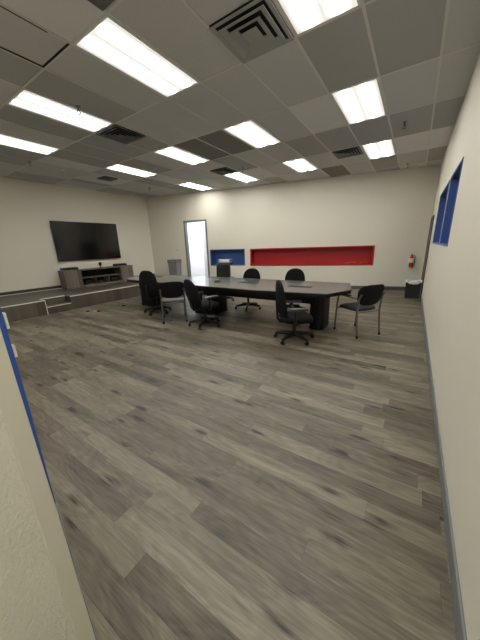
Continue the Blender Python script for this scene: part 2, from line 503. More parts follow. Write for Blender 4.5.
# baseboards
def rel_box(name, o2, ang, lo, hi, mt, bev=0.0):
    mb = MB(); mb.box(lo, hi, bev=bev)
    o = mb.build(name, mt); o.location = (o2.x, o2.y, 0); o.rotation_euler = (0, 0, ang)
    return struct(o)
STG = 0.36
mb = MB()
for a, b in ((0.0, DOOR[0] - 0.06), (DOOR[1] + 0.06, BW_LEN - 0.012)):
    lo = a
    if a == 0.0: lo = 1.86
    mb.box((lo, -0.012, 0), (b, -0.0005, 0.10), bev=0.003)
o = mb.build('baseboard_back', M['baseboard']); o.location = (BLc.x, BLc.y, 0); o.rotation_euler = (0, 0, PHB); struct(o)
rel_box('baseboard_right', R0, PI / 2 - PHR, (0.02, 0.0005, 0), (rs(8.0), 0.012, 0.10), M['baseboard_right'], 0.003)
rel_box('baseboard_left', LN, PI / 2 - PHL, (0.15, -0.012, STG + 0.001), ((BLc - LN).length - 0.01, -0.0005, STG + 0.10), M['baseboard_dark'], 0.003)

# ---------------------------------------------------------------- stage along the left wall
XS = -7.50
def left_x(y): return BLc.x + (y - BLc.y) * math.tan(PHL)
def back_y(x): return BLc.y + (x - BLc.x) * math.tan(PHB)
stage_pts = [(XS, YN + 0.003), (XS, 2.62), (XS - 0.30, 2.62), (XS - 0.30, 3.20), (XS, 3.20), (XS, back_y(XS) - 0.015), (left_x(7.45) + 0.02, 7.45), (left_x(0.2) + 0.015, YN + 0.003)]
st = bpy.data.objects.new('stage', None); COL.objects.link(st); struct(st)
mb = MB(); mb.prism(stage_pts, 0.0, STG); mb.build('stage_platform', M['stage_wood'], st)
mb = MB(); mb.box((XS - 0.30, 2.62, 0.0), (XS, 3.20, STG / 2)); mb.build('stage_step', M['stage_wood'], st)
mb = MB()
for a, b, x in ((YN + 0.01, 2.62, XS), (2.62, 3.20, XS - 0.30), (3.20, back_y(XS) - 0.03, XS)):
    mb.box((x - 0.032, a, STG - 0.014), (x + 0.006, b, STG + 0.005), bev=0.003)
mb.box((XS - 0.028, 2.62, STG / 2 - 0.010), (XS + 0.005, 3.20, STG / 2 + 0.003), bev=0.002)
mb.box((XS - 0.0, 2.612, 0.0), (XS + 0.006, 2.628, STG), bev=0.002)
mb.build('stage_nosing', M['nosing'], st)
mb = MB()
for y in (1.0, 4.55, 6.0): mb.box((XS, y, 0.0), (XS + 0.003, y + 0.03, STG - 0.02))
mb.build('stage_seam', M['baseboard_dark'], st)
rel_box('trim_4', LN, PI / 2 - PHL, (0.15, -0.045, STG + 0.0005), ((BLc - LN).length - 0.02, -0.013, STG + 0.016), M['nosing'], 0.003)

# ---------------------------------------------------------------- niches
def niche(name, o2, ang, h, depth, body, rim, flip, rimw=0.03):
    x0, x1, z0, z1 = h
    e = bpy.data.objects.new(name, None); COL.objects.link(e); struct(e)
    e.location = (o2.x, o2.y, 0); e.rotation_euler = (0, 0, ang)
    mb = MB(); t = 0.012
    f = flip
    mb.box((x0, f * depth, z0), (x1, f * (depth + t), z1))
    mb.box((x0, f * 0.0, z0), (x0 + t, f * depth, z1)); mb.box((x1 - t, f * 0.0, z0), (x1, f * depth, z1))
    mb.box((x0 + t, 0, z0), (x1 - t, f * depth, z0 + t)); mb.box((x0 + t, 0, z1 - t), (x1 - t, f * depth, z1))
    mb.build('niche_lining', body, e)
    mb = MB()
    w_ = rimw; q = -f * 0.008
    mb.box((x0 - w_, q, z0 - w_), (x1 + w_, -f * 0.0005, z0)); mb.box((x0 - w_, q, z1), (x1 + w_, -f * 0.0005, z1 + w_))
    mb.box((x0 - w_, q, z0), (x0, -f * 0.0005, z1)); mb.box((x1, q, z0), (x1 + w_, -f * 0.0005, z1))
    mb.build('niche_rim', rim, e)
    return e
niche('window_1', BLc, PHB, RED, 0.26, M['red'], M['red_trim'], 1)
niche('window_2', BLc, PHB, BLU, 0.26, M['blue'], M['blue_trim'], 1, 0.02)
niche('window_3', R0, PI / 2 - PHR, W1, 0.11, M['blue'], M['blue_trim'], -1, 0.015)
niche('window_4', R0, PI / 2 - PHR, W2, 0.11, M['blue'], M['blue_trim'], -1, 0.015)

# ---------------------------------------------------------------- doorway in the back wall and the lit room behind
dx0, dx1, _, dz = DOOR
dr = bpy.data.objects.new('door_1', None); COL.objects.link(dr); struct(dr)
dr.location = (BLc.x, BLc.y, 0); dr.rotation_euler = (0, 0, PHB)
mb = MB(); fw = 0.05
mb.box((dx0 - fw, -0.02, 0), (dx0 + 0.012, 0.16, dz), bev=0.003)
mb.box((dx1 - 0.012, -0.02, 0), (dx1 + fw, 0.16, dz), bev=0.003)
mb.box((dx0 - fw, -0.02, dz - 0.012), (dx1 + fw, 0.16, dz + fw), bev=0.003)
mb.build('door_frame', M['grey_trim'], dr)
la = math.radians(180 - 50)
lw_ = 0.86
leaf = MB(); leaf.box((0, -0.02, 0.01), (lw_, 0.02, dz - 0.03), bev=0.003)
lf = leaf.build('door_leaf', M['white_paint'], dr)
lf.location = (dx1 - 0.03, 0.17, 0); lf.rotation_euler = (0, 0, la)
hd = MB()
for sy in (-1, 1):
    hd.lathe([(0.026, 0), (0.026, 0.01)], seg=14)
    hd.tube([(lw_ - 0.07, sy * 0.02, 1.02), (lw_ - 0.07, sy * 0.06, 1.02), (lw_ - 0.18, sy * 0.06, 1.02)], 0.011)
bmesh.ops.delete(hd.bm, geom=[v for v in hd.bm.verts if v.co.z < 0.5], context='VERTS')
hd.build('door_handle', M['chrome'], lf)
def brel(name, lo, hi, mt):
    return rel_box(name, BLc, PHB, lo, hi, mt)
brel('wall_beyond_back', (dx0 - 1.9, 1.9, 0), (dx1 + 0.1, 2.0, 2.8), M['white_paint'])
brel('wall_beyond_left', (dx0 - 2.0, 0.14, 0), (dx0 - 1.9, 2.0, 2.8), M['white_paint'])
brel('wall_beyond_right', (dx1 + 0.06, 0.14, 0), (dx1 + 0.10, 2.0, 2.8), M['white_paint'])
brel('ceiling_beyond', (dx0 - 2.0, 0.14, 2.8), (dx1 + 0.10, 2.0, 2.86), M['white_paint'])
brel('floor_beyond', (dx0 - 2.0, 0.0, -0.05), (dx1 + 0.10, 2.0, 0.002), M['floor'])
t = thing('ceiling_light', 'bright ceiling panel in the white room behind the open doorway', 'ceiling light')
p = BLc + tb * (dx0 - 0.1) + nb * 1.0
t.location = (p.x, p.y, 2.8); t.rotation_euler = (0, 0, PHB)
mb = MB(); mb.box((-0.58, -0.28, -0.02), (0.58, 0.28, -0.012)); mb.build('diffuser', M['lamp_back'], t)
mb = MB(); mb.box((-0.6, -0.3, -0.012), (0.6, 0.3, 0)); mb.build('frame', M['lamp_frame'], t)

# door frame on the right wall near the far corner
dr2 = bpy.data.objects.new('door_2', None); COL.objects.link(dr2); struct(dr2)
dr2.location = (R0.x, R0.y, 0); dr2.rotation_euler = (0, 0, PI / 2 - PHR)
a, b = rs(8.50), rs(9.48)
mb = MB()
mb.box((a - 0.05, 0.0005, 0), (a, 0.028, 2.04), bev=0.003); mb.box((b, 0.0005, 0), (b + 0.05, 0.028, 2.04), bev=0.003)
mb.box((a - 0.05, 0.0005, 2.04), (b + 0.05, 0.028, 2.09), bev=0.003)
mb.build('door_frame', M['door_brown'], dr2)
mb = MB(); mb.box((a, 0.0005, 0.01), (b, 0.012, 2.04)); lf2 = mb.build('door_leaf', M['door_brown'], dr2)
mb = MB(); mb.tube([(a + 0.08, 0.012, 1.02), (a + 0.08, 0.055, 1.02), (a + 0.19, 0.055, 1.02)], 0.01); mb.build('door_handle', M['chrome'], lf2)

# ---------------------------------------------------------------- blue edge strip and latches on the near wall end
mb = MB()
A_ = []
for z, y_ in ((0.80, YN + 0.0006), (1.21, YN + 0.0055), (2.6, YN + 0.0075)):
    A_.append([mb.bm.verts.new(p) for p in ((XN - 0.125, YN + 0.0003, z), (XN - 0.125, y_, z), (XN + 0.0035, y_, z), (XN + 0.0035, YN - 0.0008 - 0.7 * (y_ - YN), z), (XN + 0.0022, YN - 0.0008 - 0.7 * (y_ - YN), z), (XN + 0.0022, YN + 0.0003, z))])
for P_, Q_ in zip(A_, A_[1:]):
    for k in range(6): mb.bm.faces.new((P_[k], P_[(k + 1) % 6], Q_[(k + 1) % 6], Q_[k]))
mb.bm.faces.new(A_[0][::-1]); mb.bm.faces.new(A_[-1])
tag(mb.build('edge_strip', M['blue_tape'], origin=(XN - 0.06, YN, 0.80)), 'blue strip running down the end of the near left wall', 'trim strip')
mb = MB(); mb.box((XN - 0.125, YN + 0.0003, 0.005), (XN + 0.0030, YN + 0.0030, 0.798), bev=0.001)
tag(mb.build('edge_strip', M['pale_edge'], origin=(XN - 0.06, YN, 0.005)), 'thin pale grey edge below the blue strip on the near left wall end', 'trim strip')

for z0, z1, y0_, y1_, lb in ((1.266, 1.298, YN + 0.0078, YN + 0.013, 'lower small white clip beside the blue strip on the near left wall'), (1.340, 1.380, YN + 0.0082, YN + 0.0135, 'upper small white clip beside the blue strip on the near left wall')):
    mb = MB(); mb.box((XN - 0.016, y0_ - 0.0006, z0), (XN - 0.001, y1_, z1), bev=0.001)
    tag(mb.build('white_clip', M['white'], origin=(XN - 0.008, y0_, z0)), lb, 'clip')
# ---------------------------------------------------------------- ceiling lights
def make_light():
    t = thing('ceiling_light', '', 'ceiling light')
    mb = MB(); mb.box((-0.267, -0.578, -0.007), (0.267, 0.578, 0.006)); mb.build('diffuser', M['lamp'], t)
    mb = MB()
    o, i = T / 2 - 0.010, 0.267
    oy, iy = T - 0.010, 0.578
    mb.box((-o, -oy, -0.002), (-i, oy, 0.03), bev=0.002); mb.box((i, -oy, -0.002), (o, oy, 0.03), bev=0.002)
    mb.box((-i, -oy, -0.002), (i, -iy, 0.03), bev=0.002); mb.box((-i, iy, -0.002), (i, oy, 0.03), bev=0.002)
    mb.box((-i, -iy, 0.02), (i, iy, 0.03))
    mb.build('frame', M['lamp_frame'], t)
    return t
ROWN = ['nearest', 'middle', 'farthest']
COLN = ['in the leftmost column, near the television wall', 'in the second column from the television wall', 'in the third column from the television wall', 'in the rightmost column, near the right wall']
proto = None
for r in range(3):
    for c in range(4):
        o = proto if proto is None else None
        if proto is None: o = proto = make_light()
        else: o = copy_tree(proto)
        o.location = (cx(3 * c), cyy(4 * r), CEIL)
        o['label'] = 'lit ceiling light of the %s row, %s' % (ROWN[r], COLN[c])
        o['group'] = 'recessed lights in the tiled ceiling'

o = copy_tree(proto); o.location = (cx(10), cyy(-4), CEIL)  # unseen lamp added to brighten the walls near the camera
o['label'] = 'added ceiling light out of view over the entry passage'; o['group'] = 'added fill light'
# ---------------------------------------------------------------- vents
def vent(i, y, label, half=0.298, frame=None, rings=4):
    t = thing('ceiling_vent', label, 'ceiling vent', (cx(i), cyy(y), CEIL), 0, 'air vents in the ceiling')
    frame = frame or M['vent']
    mb = MB(); mb.box((-half, -half, -0.004), (half, half, -0.001)); mb.build('backing', M['void'], t)
    def sq(mb, a, b, za, zb):
        th = 0.005
        A = [(-a, -a), (a, -a), (a, a), (-a, a)]; B = [(-b, -b), (b, -b), (b, b), (-b, b)]
        V = [[mb.bm.verts.new((x, y_, z)) for x, y_ in P] for P, z in ((A, za), (B, zb), (B, zb + th), (A, za + th))]
        for q in range(4):
            P, Q = V[q], V[(q + 1) % 4]
            for k in range(4):
                j = (k + 1) % 4
                mb.bm.faces.new((P[k], P[j], Q[j], Q[k]))
    mb = MB(); sq(mb, half, half - 0.04, -0.022, -0.016); mb.build('frame', frame, t)
    inner = half - 0.06
    st_ = inner / rings
    for k in range(rings):
        a = inner - k * st_
        mb = MB()
        if k == rings - 1: mb.box((-a, -a, -0.034), (a, a, -0.028))
        else: sq(mb, a, a - st_ * 0.72, -0.034, -0.010)
        mb.build('louvre', frame, t)
    return t
vent(8, 0.5, 'large square louvred air vent beside the nearest rightmost light', rings=3)
vent(3, 1.5, 'dark square air vent off the far end of the second nearest light', frame=M['vent_dark'])
vent(3, 6.5, 'small dark air vent among the farthest lights, left of centre', 0.27, frame=M['vent_dark'])
vent(8, 7.5, 'grey air vent left of the far right light', 0.28, frame=M['vent_dark'])
vent(7, -1.55, 'dark air vent at the top edge above the large near light', 0.29, frame=M['vent_dark'])
t = thing('ceiling_panel', 'pale square ceiling panel with a small vent near the far left lights', 'ceiling panel', (cx(-2.1), cyy(3.95), CEIL))
mb = MB(); mb.box((-0.48, -0.56, -0.020), (0.48, 0.56, -0.003), bev=0.004); mb.build('panel', M['tile_c'], t)
v2 = vent(-1.75, 3.9, 'small dark vent set in the pale ceiling panel', 0.20, frame=M['vent_dark'], rings=3)
v2.location.z = CEIL - 0.021

def sprinkler(px, py, label):
    t = thing('sprinkler_head', label, 'sprinkler', (px, py, CEIL), random.random(), 'sprinkler heads under the ceiling')
    mb = MB(); mb.lathe([(0.035, -0.006), (0.035, 0.0)], seg=16); mb.build('escutcheon', M['chrome'], t)
    mb = MB(); mb.tube([(0, 0, -0.004), (0, 0, -0.05)], 0.011)
    mb.tube([(0, 0, -0.045), (0.022, 0, -0.065), (0.018, 0, -0.09), (0, 0, -0.10)], 0.005); mb.tube([(0, 0, -0.045), (-0.022, 0, -0.065), (-0.018, 0, -0.09), (0, 0, -0.10)], 0.005)
    mb.build('body', M['chrome'], t)
    mb = MB(); mb.lathe([(0.026, -0.106), (0.026, -0.102)], seg=14); mb.build('deflector', M['chrome'], t)
sprinkler(-4.22, 2.42, 'sprinkler head under the second nearest light')
sprinkler(-7.45, 2.95, 'sprinkler head past the leftmost near light')
sprinkler(-4.04, 6.45, 'sprinkler head beside the far light left of the dark tile')
sprinkler(-0.42, 5.95, 'sprinkler head right of the middle rightmost light')
sprinkler(-0.44, 8.95, 'sprinkler head in front of the far right corner')
sprinkler(-7.6, 6.3, 'sprinkler head in front of the far left corner')
t = thing('smoke_detector', 'small round white detector on the far left ceiling', 'smoke detector', (-7.60, 3.72, CEIL))
mb = MB(); mb.lathe([(0.06, 0), (0.06, -0.02), (0.045, -0.04), (0.02, -0.045)], seg=20); mb.build('housing', M['white'], t, smooth=True)
mb = MB(); mb.lathe([(0.03, -0.047), (0.03, -0.043)], seg=16); mb.build('sensor_grille', M['vent'], t)

# ---------------------------------------------------------------- conference table
TH = 0.745
tt = thing('conference_table', 'long dark conference table with clipped corners on black pedestals', 'table', (-3.75, 4.70, 0))
ox, oy = -3.75, 4.70
out = [(-6.65, 4.45), (-6.30, 4.13), (-5.2, 4.06), (-3.8, 4.00), (-2.3, 3.97), (-1.06, 4.08), (-0.80, 4.60), (-0.97, 5.38), (-2.3, 5.36), (-3.8, 5.38), (-5.2, 5.34), (-6.30, 5.26), (-6.65, 4.95)]
mb = MB(); mb.prism([(x - ox, y - oy) for x, y in out], TH - 0.012, TH, bev=0.003)
mb.build('tabletop', M['table_top'], tt)
def inset(p, d):
    c = Vector((-3.75, 4.70))
    r = []
    for x, y in p:
        q = Vector((x, y)) - c
        r.append((q.x * (1 - d / 3.0), q.y * (1 - d / 0.7)))
    return r
mb = MB(); mb.prism(inset(out, 0.004), TH - 0.062, TH - 0.0122); mb.build('tabletop_edge', M['table_black'], tt)
for px_ in (-1.35, -3.98, -6.0):
    mb = MB()
    wx = 0.132 if px_ > -2 else 0.31
    wy = 0.26 if px_ > -2 else 0.32
    def sq_(k_):
        return [(px_ - ox + math.copysign(abs(math.cos(a_)) ** 0.4, math.cos(a_)) * wx * k_, 0.06 + math.copysign(abs(math.sin(a_)) ** 0.4, math.sin(a_)) * wy * k_) for a_ in [2 * PI * j / 36 for j in range(36)]]
    mb.prism(sq_(1.04), 0.0, 0.03); mb.prism(sq_(1.0), 0.03, TH - 0.062)
    mb.build('pedestal', M['table_black'], tt, smooth=30)
mb = MB(); mb.box((-6.1 - ox, -0.36, 0.50), (-1.3 - ox, -0.33, TH - 0.062)); mb.build('apron', M['table_black'], tt)
mb = MB(); mb.box((-6.1 - ox, 0.33, 0.50), (-1.3 - ox, 0.36, TH - 0.062)); mb.build('apron', M['table_black'], tt)
for hx, hy in ((-1.70, 4.62), (-2.90, 4.74), (-5.95, 4.85)):
    mb = MB(); mb.box((hx - 0.22 - ox, hy - 0.07 - oy, TH + 0.0004), (hx + 0.22 - ox, hy + 0.07 - oy, TH + 0.004), bev=0.001)
    mb.build('cable_hatch', M['table_black'], tt)
mb = MB(); mb.box((-3.955 - ox, -0.276, 0.32), (-3.825 - ox, -0.2585, 0.46), bev=0.003); mb.build("access_plate", M['white'], tt)

# small things on and under the table
t = thing('speaker_puck', 'small round black puck lying on the middle of the table', 'speakerphone', (-3.67, 4.66, TH))
mb = MB(); mb.lathe([(0.07, 0.0005), (0.075, 0.012), (0.06, 0.032), (0.03, 0.036)], seg=20); mb.build('body', M['black_plastic'], t, smooth=True)
mb = MB(); mb.lathe([(0.025, 0.0365), (0.025, 0.039)], seg=14); mb.build('button', M['device'], t)

# ---------------------------------------------------------------- chairs
def caster_mb(x, y):
    mb = MB()
    a = math.atan2(y, x)
    c, s_ = math.cos(a), math.sin(a)
    mb.tube([(x, y, 0.075), (x, y, 0.05)], 0.012)
    for o_ in (-0.014, 0.014):
        px_, py_ = x - s_ * o_, y + c * o_
        mb.tube([(px_ - s_ * -0.008, py_ + c * -0.008, 0.027), (px_ - s_ * 0.008, py_ + c * 0.008, 0.027)], 0.027, seg=14)
    return mb
def make_task(kind, rnd_w=0.46, rnd_h=0.56, top=0.99, phase=0.0, back_tilt=0.14, arms=True, drop=0.0, fwdb=0.0):
    t = thing('office_chair', '', 'chair')
    # five-star base (one piece) and casters
    mb = MB()
    mb.lathe([(0.05, 0.07), (0.055, 0.13), (0.035, 0.15)], seg=16)
    for k in range(5):
        a = phase + 2 * PI * k / 5
        c, s_ = math.cos(a), math.sin(a)
        mb.tube([(0.03 * c, 0.03 * s_, 0.115), (0.18 * c, 0.18 * s_, 0.10), (0.315 * c, 0.315 * s_, 0.078)], [0.036, 0.030, 0.021], seg=8)
    mb.build('star_base', M['black_plastic'], t, smooth=True)
    for k in range(5):
        a = phase + 2 * PI * k / 5
        caster_mb(0.315 * math.cos(a), 0.315 * math.sin(a)).build('caster', M['black_plastic'], t, smooth=True)
    mb = MB(); mb.tube([(0, 0, 0.14), (0, 0, 0.28)], 0.028); mb.tube([(0, 0, 0.28), (0, 0, 0.40 - drop)], 0.017); mb.build('gas_column', M['black_plastic'], t, smooth=True)
    mb = MB(); mb.box((-0.14, -0.09, 0.385 - drop), (0.12, 0.09, 0.425 - drop), bev=0.012)
    mb.tube([(0.02, -0.08, 0.40 - drop), (0.04, -0.24, 0.395 - drop)], 0.007)
    mb.build('tilt_mechanism', M['black_plastic'], t)
    exec_ = kind == 'exec'
    seat_m = M['leather'] if exec_ else M['black']
    mb = MB()
    mb.pad(0.52, 0.52, 0.115, n=3.2, crown=0.012, bend=0.012, xf=lambda u, v, q: (u + 0.02, v, 0.465 - drop + q - 0.02 * max(0, (u - 0.12) / 0.12)))
    mb.build('seat', seat_m, t, smooth=60)
    # backrest, tilted backwards
    bh = rnd_h; zc = top - bh / 2
    def xf(u, v, q, k=back_tilt):
        x = -0.235 + fwdb - k * (v + bh / 2) * 1.0 + q - 0.03 * math.cos(PI * v / bh)
        return (x + 0.02, u, zc + v)
    mb = MB()
    n_ = 2.5 if kind == 'round' else (2.6 if kind == 'oval' else 5.0)
    mb.pad(rnd_w, bh, 0.10 if not exec_ else 0.12, n=n_, bend=0.055, taper=(0.0 if kind != 'round' else -0.04), xf=xf)
    bk = mb.build('backrest', seat_m, t, smooth=60)
    mb = MB()
    mb.tube([(-0.10, 0, 0.405 - drop), (-0.27 + fwdb, 0, 0.40 - drop), (-0.315 + fwdb, 0, 0.46 - drop), (-0.315 + fwdb - back_tilt * 0.15, 0, zc)], [0.022, 0.022, 0.02, 0.018], seg=8)
    mb.build('back_support', M['black_plastic'], t, smooth=True)
    if arms:
        for s_ in (-1, 1):
            mb = MB()
            mb.tube([(-0.02, s_ * 0.18, 0.41 - drop), (-0.02, s_ * 0.285, 0.42 - drop), (-0.03, s_ * 0.295, 0.50 - drop), (-0.03, s_ * 0.295, 0.655 - drop)], [0.016, 0.018, 0.020, 0.016], seg=8)
            ar = mb.build('armrest', M['black_plastic'], t, smooth=True)
            mb = MB(); mb.box((-0.15, s_ * 0.295 - 0.048, 0.645 - drop), (0.15, s_ * 0.295 + 0.048, 0.683 - drop), bev=0.014)
            mb.build('arm_pad', M['arm_pad'], ar, smooth=True)
    if exec_:
        mb = MB(); mb.pad(0.34, 0.16, 0.07, n=3.5, bend=0.02, xf=lambda u, v, q: (-0.245 - back_tilt * (v + bh - 0.12) + q + 0.02, u, top - 0.12 + v))
        mb.build('headrest', M['leather'], t, smooth=60)
    return t
def make_guest(seat_m):
    """four-legged guest chair facing +x; tubes 22 mm"""
    t = thing('guest_chair', '', 'chair')
    W = 0.235; XF, XB = 0.23, -0.24
    for s_ in (-1, 1):
        # front leg rises into the arm
        mb = MB(); mb.tube([(XF + 0.02, s_ * W, 0.02), (XF, s_ * W, 0.42), (XF - 0.02, s_ * W, 0.60), (XF - 0.05, s_ * W, 0.645), (XF - 0.10, s_ * W, 0.655), (XB + 0.02, s_ * W, 0.65)], 0.0155, seg=10)
        l = mb.build('leg', M['steel'], t, smooth=True)
        mb = MB(); mb.tube([(XF + 0.021, s_ * W, 0.0), (XF + 0.019, s_ * W, 0.045)], 0.017); mb.build('foot', M['black_plastic'], l, smooth=True)
        mb = MB(); mb.tube([(XB - 0.05, s_ * W, 0.02), (XB, s_ * W, 0.42), (XB - 0.02, s_ * W, 0.64), (XB - 0.06, s_ * W * 0.97, 0.72)], 0.0155, seg=10)
        l = mb.build('leg', M['steel'], t, smooth=True)
        mb = MB(); mb.tube([(XB - 0.052, s_ * W, 0.0), (XB - 0.047, s_ * W, 0.045)], 0.017); mb.build('foot', M['black_plastic'], l, smooth=True)
        mb = MB(); mb.box((XF - 0.30, s_ * W - 0.025, 0.662), (XF - 0.07, s_ * W + 0.025, 0.685), bev=0.01); mb.build('arm_pad', M['black_plastic'], t, smooth=True)
    mb = MB(); mb.tube([(XF - 0.01, -W, 0.41), (XF - 0.01, W, 0.41)], 0.010); mb.tube([(XB + 0.01, -W, 0.41), (XB + 0.01, W, 0.41)], 0.010)
    mb.build('seat_rail', M['steel'], t, smooth=True)
    mb = MB(); mb.pad(0.50, 0.50, 0.07, n=3.6, crown=0.01, bend=0.0, xf=lambda u, v, q: (u + 0.01, v * 0.94, 0.452 + q - 0.025 * max(0, (u - 0.12) / 0.13)))
    mb.build('seat', seat_m, t, smooth=60)
    def xf(u, v, q): return (XB - 0.015 - 0.22 * (v + 0.17) + q, u, 0.695 + v)
    mb = MB(); mb.pad(0.50, 0.34, 0.045, n=3.4, taper=0.10, bend=0.05, xf=xf)
    mb.build('backrest', M['black_mesh'], t, smooth=60)
    return t

def put(o, x, y, deg, label, group):
    o.location = (x, y, 0); o.rotation_euler = (0, 0, math.radians(deg))
    o['label'] = label; o['group'] = group
GA = 'office chairs around the conference table'
GB = 'four legged guest chairs'
# phases are world star angles minus heading, so each base points as in the photo
A = make_task('round', 0.48, 0.64, 0.985, phase=math.radians(258 - 30), back_tilt=0.14, drop=0.09, fwdb=0.045)
put(A, -1.485, 3.83, 30, 'black office chair nearest the camera, side-on in front of the table', GA)
F = make_task('round', 0.47, 0.60, 0.95, phase=math.radians(290 - 68), back_tilt=0.24, drop=0.05, fwdb=0.04)
put(F, -3.32, 3.76, 68, 'black office chair turned towards the table, right of the left guest chair', GA)
Hc = make_task('oval', 0.47, 0.66, 1.04, phase=math.radians(215 - 104), back_tilt=0.10)
put(Hc, -5.08, 4.05, 104, 'black tall-backed office chair at the left end of the table', GA)
Cc = make_task('round', 0.48, 0.58, 0.96, phase=0.3, back_tilt=0.10)
put(Cc, -2.245, 5.60, -82, 'black round-backed chair behind the table, under the red recess', GA)
D = copy_tree(Cc); put(D, -3.29, 5.36, -84, 'black round-backed chair behind the table, between blue and red recesses', GA)
E_ = make_task('exec', 0.42, 0.64, 1.06, phase=0.5, back_tilt=0.12)
put(E_, -4.43, 5.80, -72, 'black square-backed chair behind the table, below the blue recess', GA)
B = make_guest(M['seat_grey'])
put(B, -0.70, 4.70, 143, 'guest chair with grey seat and metal legs past the right table end', GB)
G = make_guest(M['seat_lit'])
put(G, -4.22, 3.79, 138, 'guest chair with seat coloured as lit in front of the left table half', GB)

# ---------------------------------------------------------------- television and media console
def on_left(y, z, off): # point on the left wall
    x = left_x(y)
    return (x - nl.x * off, y - nl.y * off, z)
ry = PI / 2 - PHL    # local x runs along the wall towards the back, local -y into the room
tv = thing('television', 'large flat black television hung on the left wall', 'television', on_left(4.95, 1.20, 0.0), ry)
mb = MB(); mb.box((-1.055, -0.075, 0.0), (1.055, -0.035, 1.215), bev=0.006); mb.build('casing', M['bezel'], tv)
mb = MB(); mb.box((-1.04, -0.0775, 0.02), (1.04, -0.0755, 1.203)); mb.build('screen', M['screen'], tv)
mb = MB(); mb.box((-0.3, -0.034, 0.35), (0.3, -0.001, 0.85), bev=0.004); mb.build('wall_bracket', M['black_plastic'], tv)

# console stands on the stage; local x along the wall, y = 0 at the front
cb_ = thing('media_console', 'low weathered grey wood media console with open middle shelves on the stage', 'media console', (-8.90, 4.96, STG), ry)
L2 = 1.17; CD = 0.40; CHt = 0.565
mb = MB()
mb.box((-L2 - 0.02, -0.012, CHt - 0.035), (L2 + 0.02, CD, CHt), bev=0.003)
mb.box((-L2, 0.0, 0.0), (-L2 + 0.03, CD, CHt - 0.035), bev=0.002); mb.box((L2 - 0.03, 0.0, 0.0), (L2, CD, CHt - 0.035), bev=0.002)
mb.box((-0.70, 0.0, 0.03), (-0.67, CD, CHt - 0.035)); mb.box((0.67, 0.0, 0.03), (0.70, CD, CHt - 0.035))
mb.box((-L2 + 0.03, 0.0, 0.0), (L2 - 0.03, CD, 0.05))
mb.build('cabinet_body', M['console'], cb_)
mb = MB(); mb.box((-L2 + 0.03, CD - 0.01, 0.05), (L2 - 0.03, CD, CHt - 0.035)); mb.build('back_panel', M['void'], cb_)
mb = MB(); mb.box((-0.67, 0.02, 0.275), (0.67, CD - 0.012, 0.293)); mb.build('shelf', M['console'], cb_)
for x in (-0.225, 0.225):
    mb = MB(); mb.box((x - 0.009, 0.02, 0.05), (x + 0.009, CD - 0.012, 0.275)); mb.build('divider', M['console'], cb_)
for s_ in (-1, 1):
    mb = MB(); mb.box((min(s_ * 0.70, s_ * (L2 - 0.03)) + 0.004, -0.016, 0.055), (max(s_ * 0.70, s_ * (L2 - 0.03)) - 0.004, -0.001, CHt - 0.04), bev=0.002)
    d_ = mb.build('door', M['console'], cb_)
    mb = MB(); mb.tube([(s_ * 0.76, -0.03, 0.18), (s_ * 0.76, -0.03, 0.28)], 0.006); mb.box((s_ * 0.76 - 0.004, -0.03, 0.19), (s_ * 0.76 + 0.004, -0.014, 0.2)); mb.box((s_ * 0.76 - 0.004, -0.03, 0.26), (s_ * 0.76 + 0.004, -0.014, 0.27))
    mb.build('handle', M['chrome'], d_)
def on_console(lx, ly, z):
    c, s_ = math.cos(ry), math.sin(ry)
    return (-8.90 + c * lx - s_ * ly, 4.96 + s_ * lx + c * ly, z)
topz = STG + CHt
def flat_box(lx, w_, d_, h_, label, name):
    t = thing(name, label, 'electronic device', on_console(lx, 0.17, topz), ry)
    mb = MB(); mb.box((-w_ / 2, -d_ / 2, 0.008), (w_ / 2, d_ / 2, h_), bev=0.006); mb.build('housing', M['device'], t)
    mb = MB()
    for sx_ in (-1, 1):
        for sy_ in (-1, 1): mb.box((sx_ * (w_ / 2 - 0.03) - 0.01, sy_ * (d_ / 2 - 0.03) - 0.01, 0.0), (sx_ * (w_ / 2 - 0.03) + 0.01, sy_ * (d_ / 2 - 0.03) + 0.01, 0.009))
    mb.build('feet', M['black_plastic'], t)
    mb = MB(); mb.box((-w_ * 0.3, -d_ / 2 - 0.002, h_ * 0.4), (w_ * 0.3, -d_ / 2, h_ * 0.75)); mb.build('display', M['screen'], t)
flat_box(-0.93, 0.44, 0.24, 0.085, 'flat black device on the near end of the grey console', 'receiver_box')
flat_box(0.78, 0.42, 0.22, 0.085, 'flat black device on the far end of the grey console', 'receiver_box')
t = thing('webcam', 'small black camera on a stand under the television', 'camera', on_console(0.07, 0.18, topz), ry)
mb = MB(); mb.lathe([(0.055, 0), (0.05, 0.012), (0.015, 0.02)], seg=18); mb.build('stand', M['black_plastic'], t, smooth=True)
mb = MB(); mb.tube([(0, 0, 0.015), (0, 0, 0.10)], 0.01); mb.lathe([(0.02, 0.05), (0.042, 0.08), (0.052, 0.135), (0.04, 0.185), (0.01, 0.195)], seg=18); hb = mb.build('head', M['black_plastic'], t, smooth=True)
mb = MB(); mb.tube([(0, -0.046, 0.135), (0, -0.056, 0.135)], 0.018); mb.build('lens', M['screen'], hb)
for lx, wv, hv, zz, lb in ((-0.44, 0.16, 0.12, 0.052, 'dark box in the left lower bay of the console'), (0.03, 0.22, 0.09, 0.052, 'dark box in the middle lower bay of the console'), (0.46, 0.20, 0.11, 0.052, 'dark box in the right lower bay of the console')):
    t = thing('equipment_box', lb, 'electronic device', on_console(lx, 0.20, STG + zz), ry)
    mb = MB(); mb.box((-wv / 2, -0.08, 0), (wv / 2, 0.08, hv), bev=0.004); mb.build('housing', M['device'], t)
    mb = MB(); mb.box((-wv * 0.35, -0.082, hv * 0.5), (wv * 0.35, -0.08, hv * 0.8)); mb.build('front_panel', M['screen'], t)
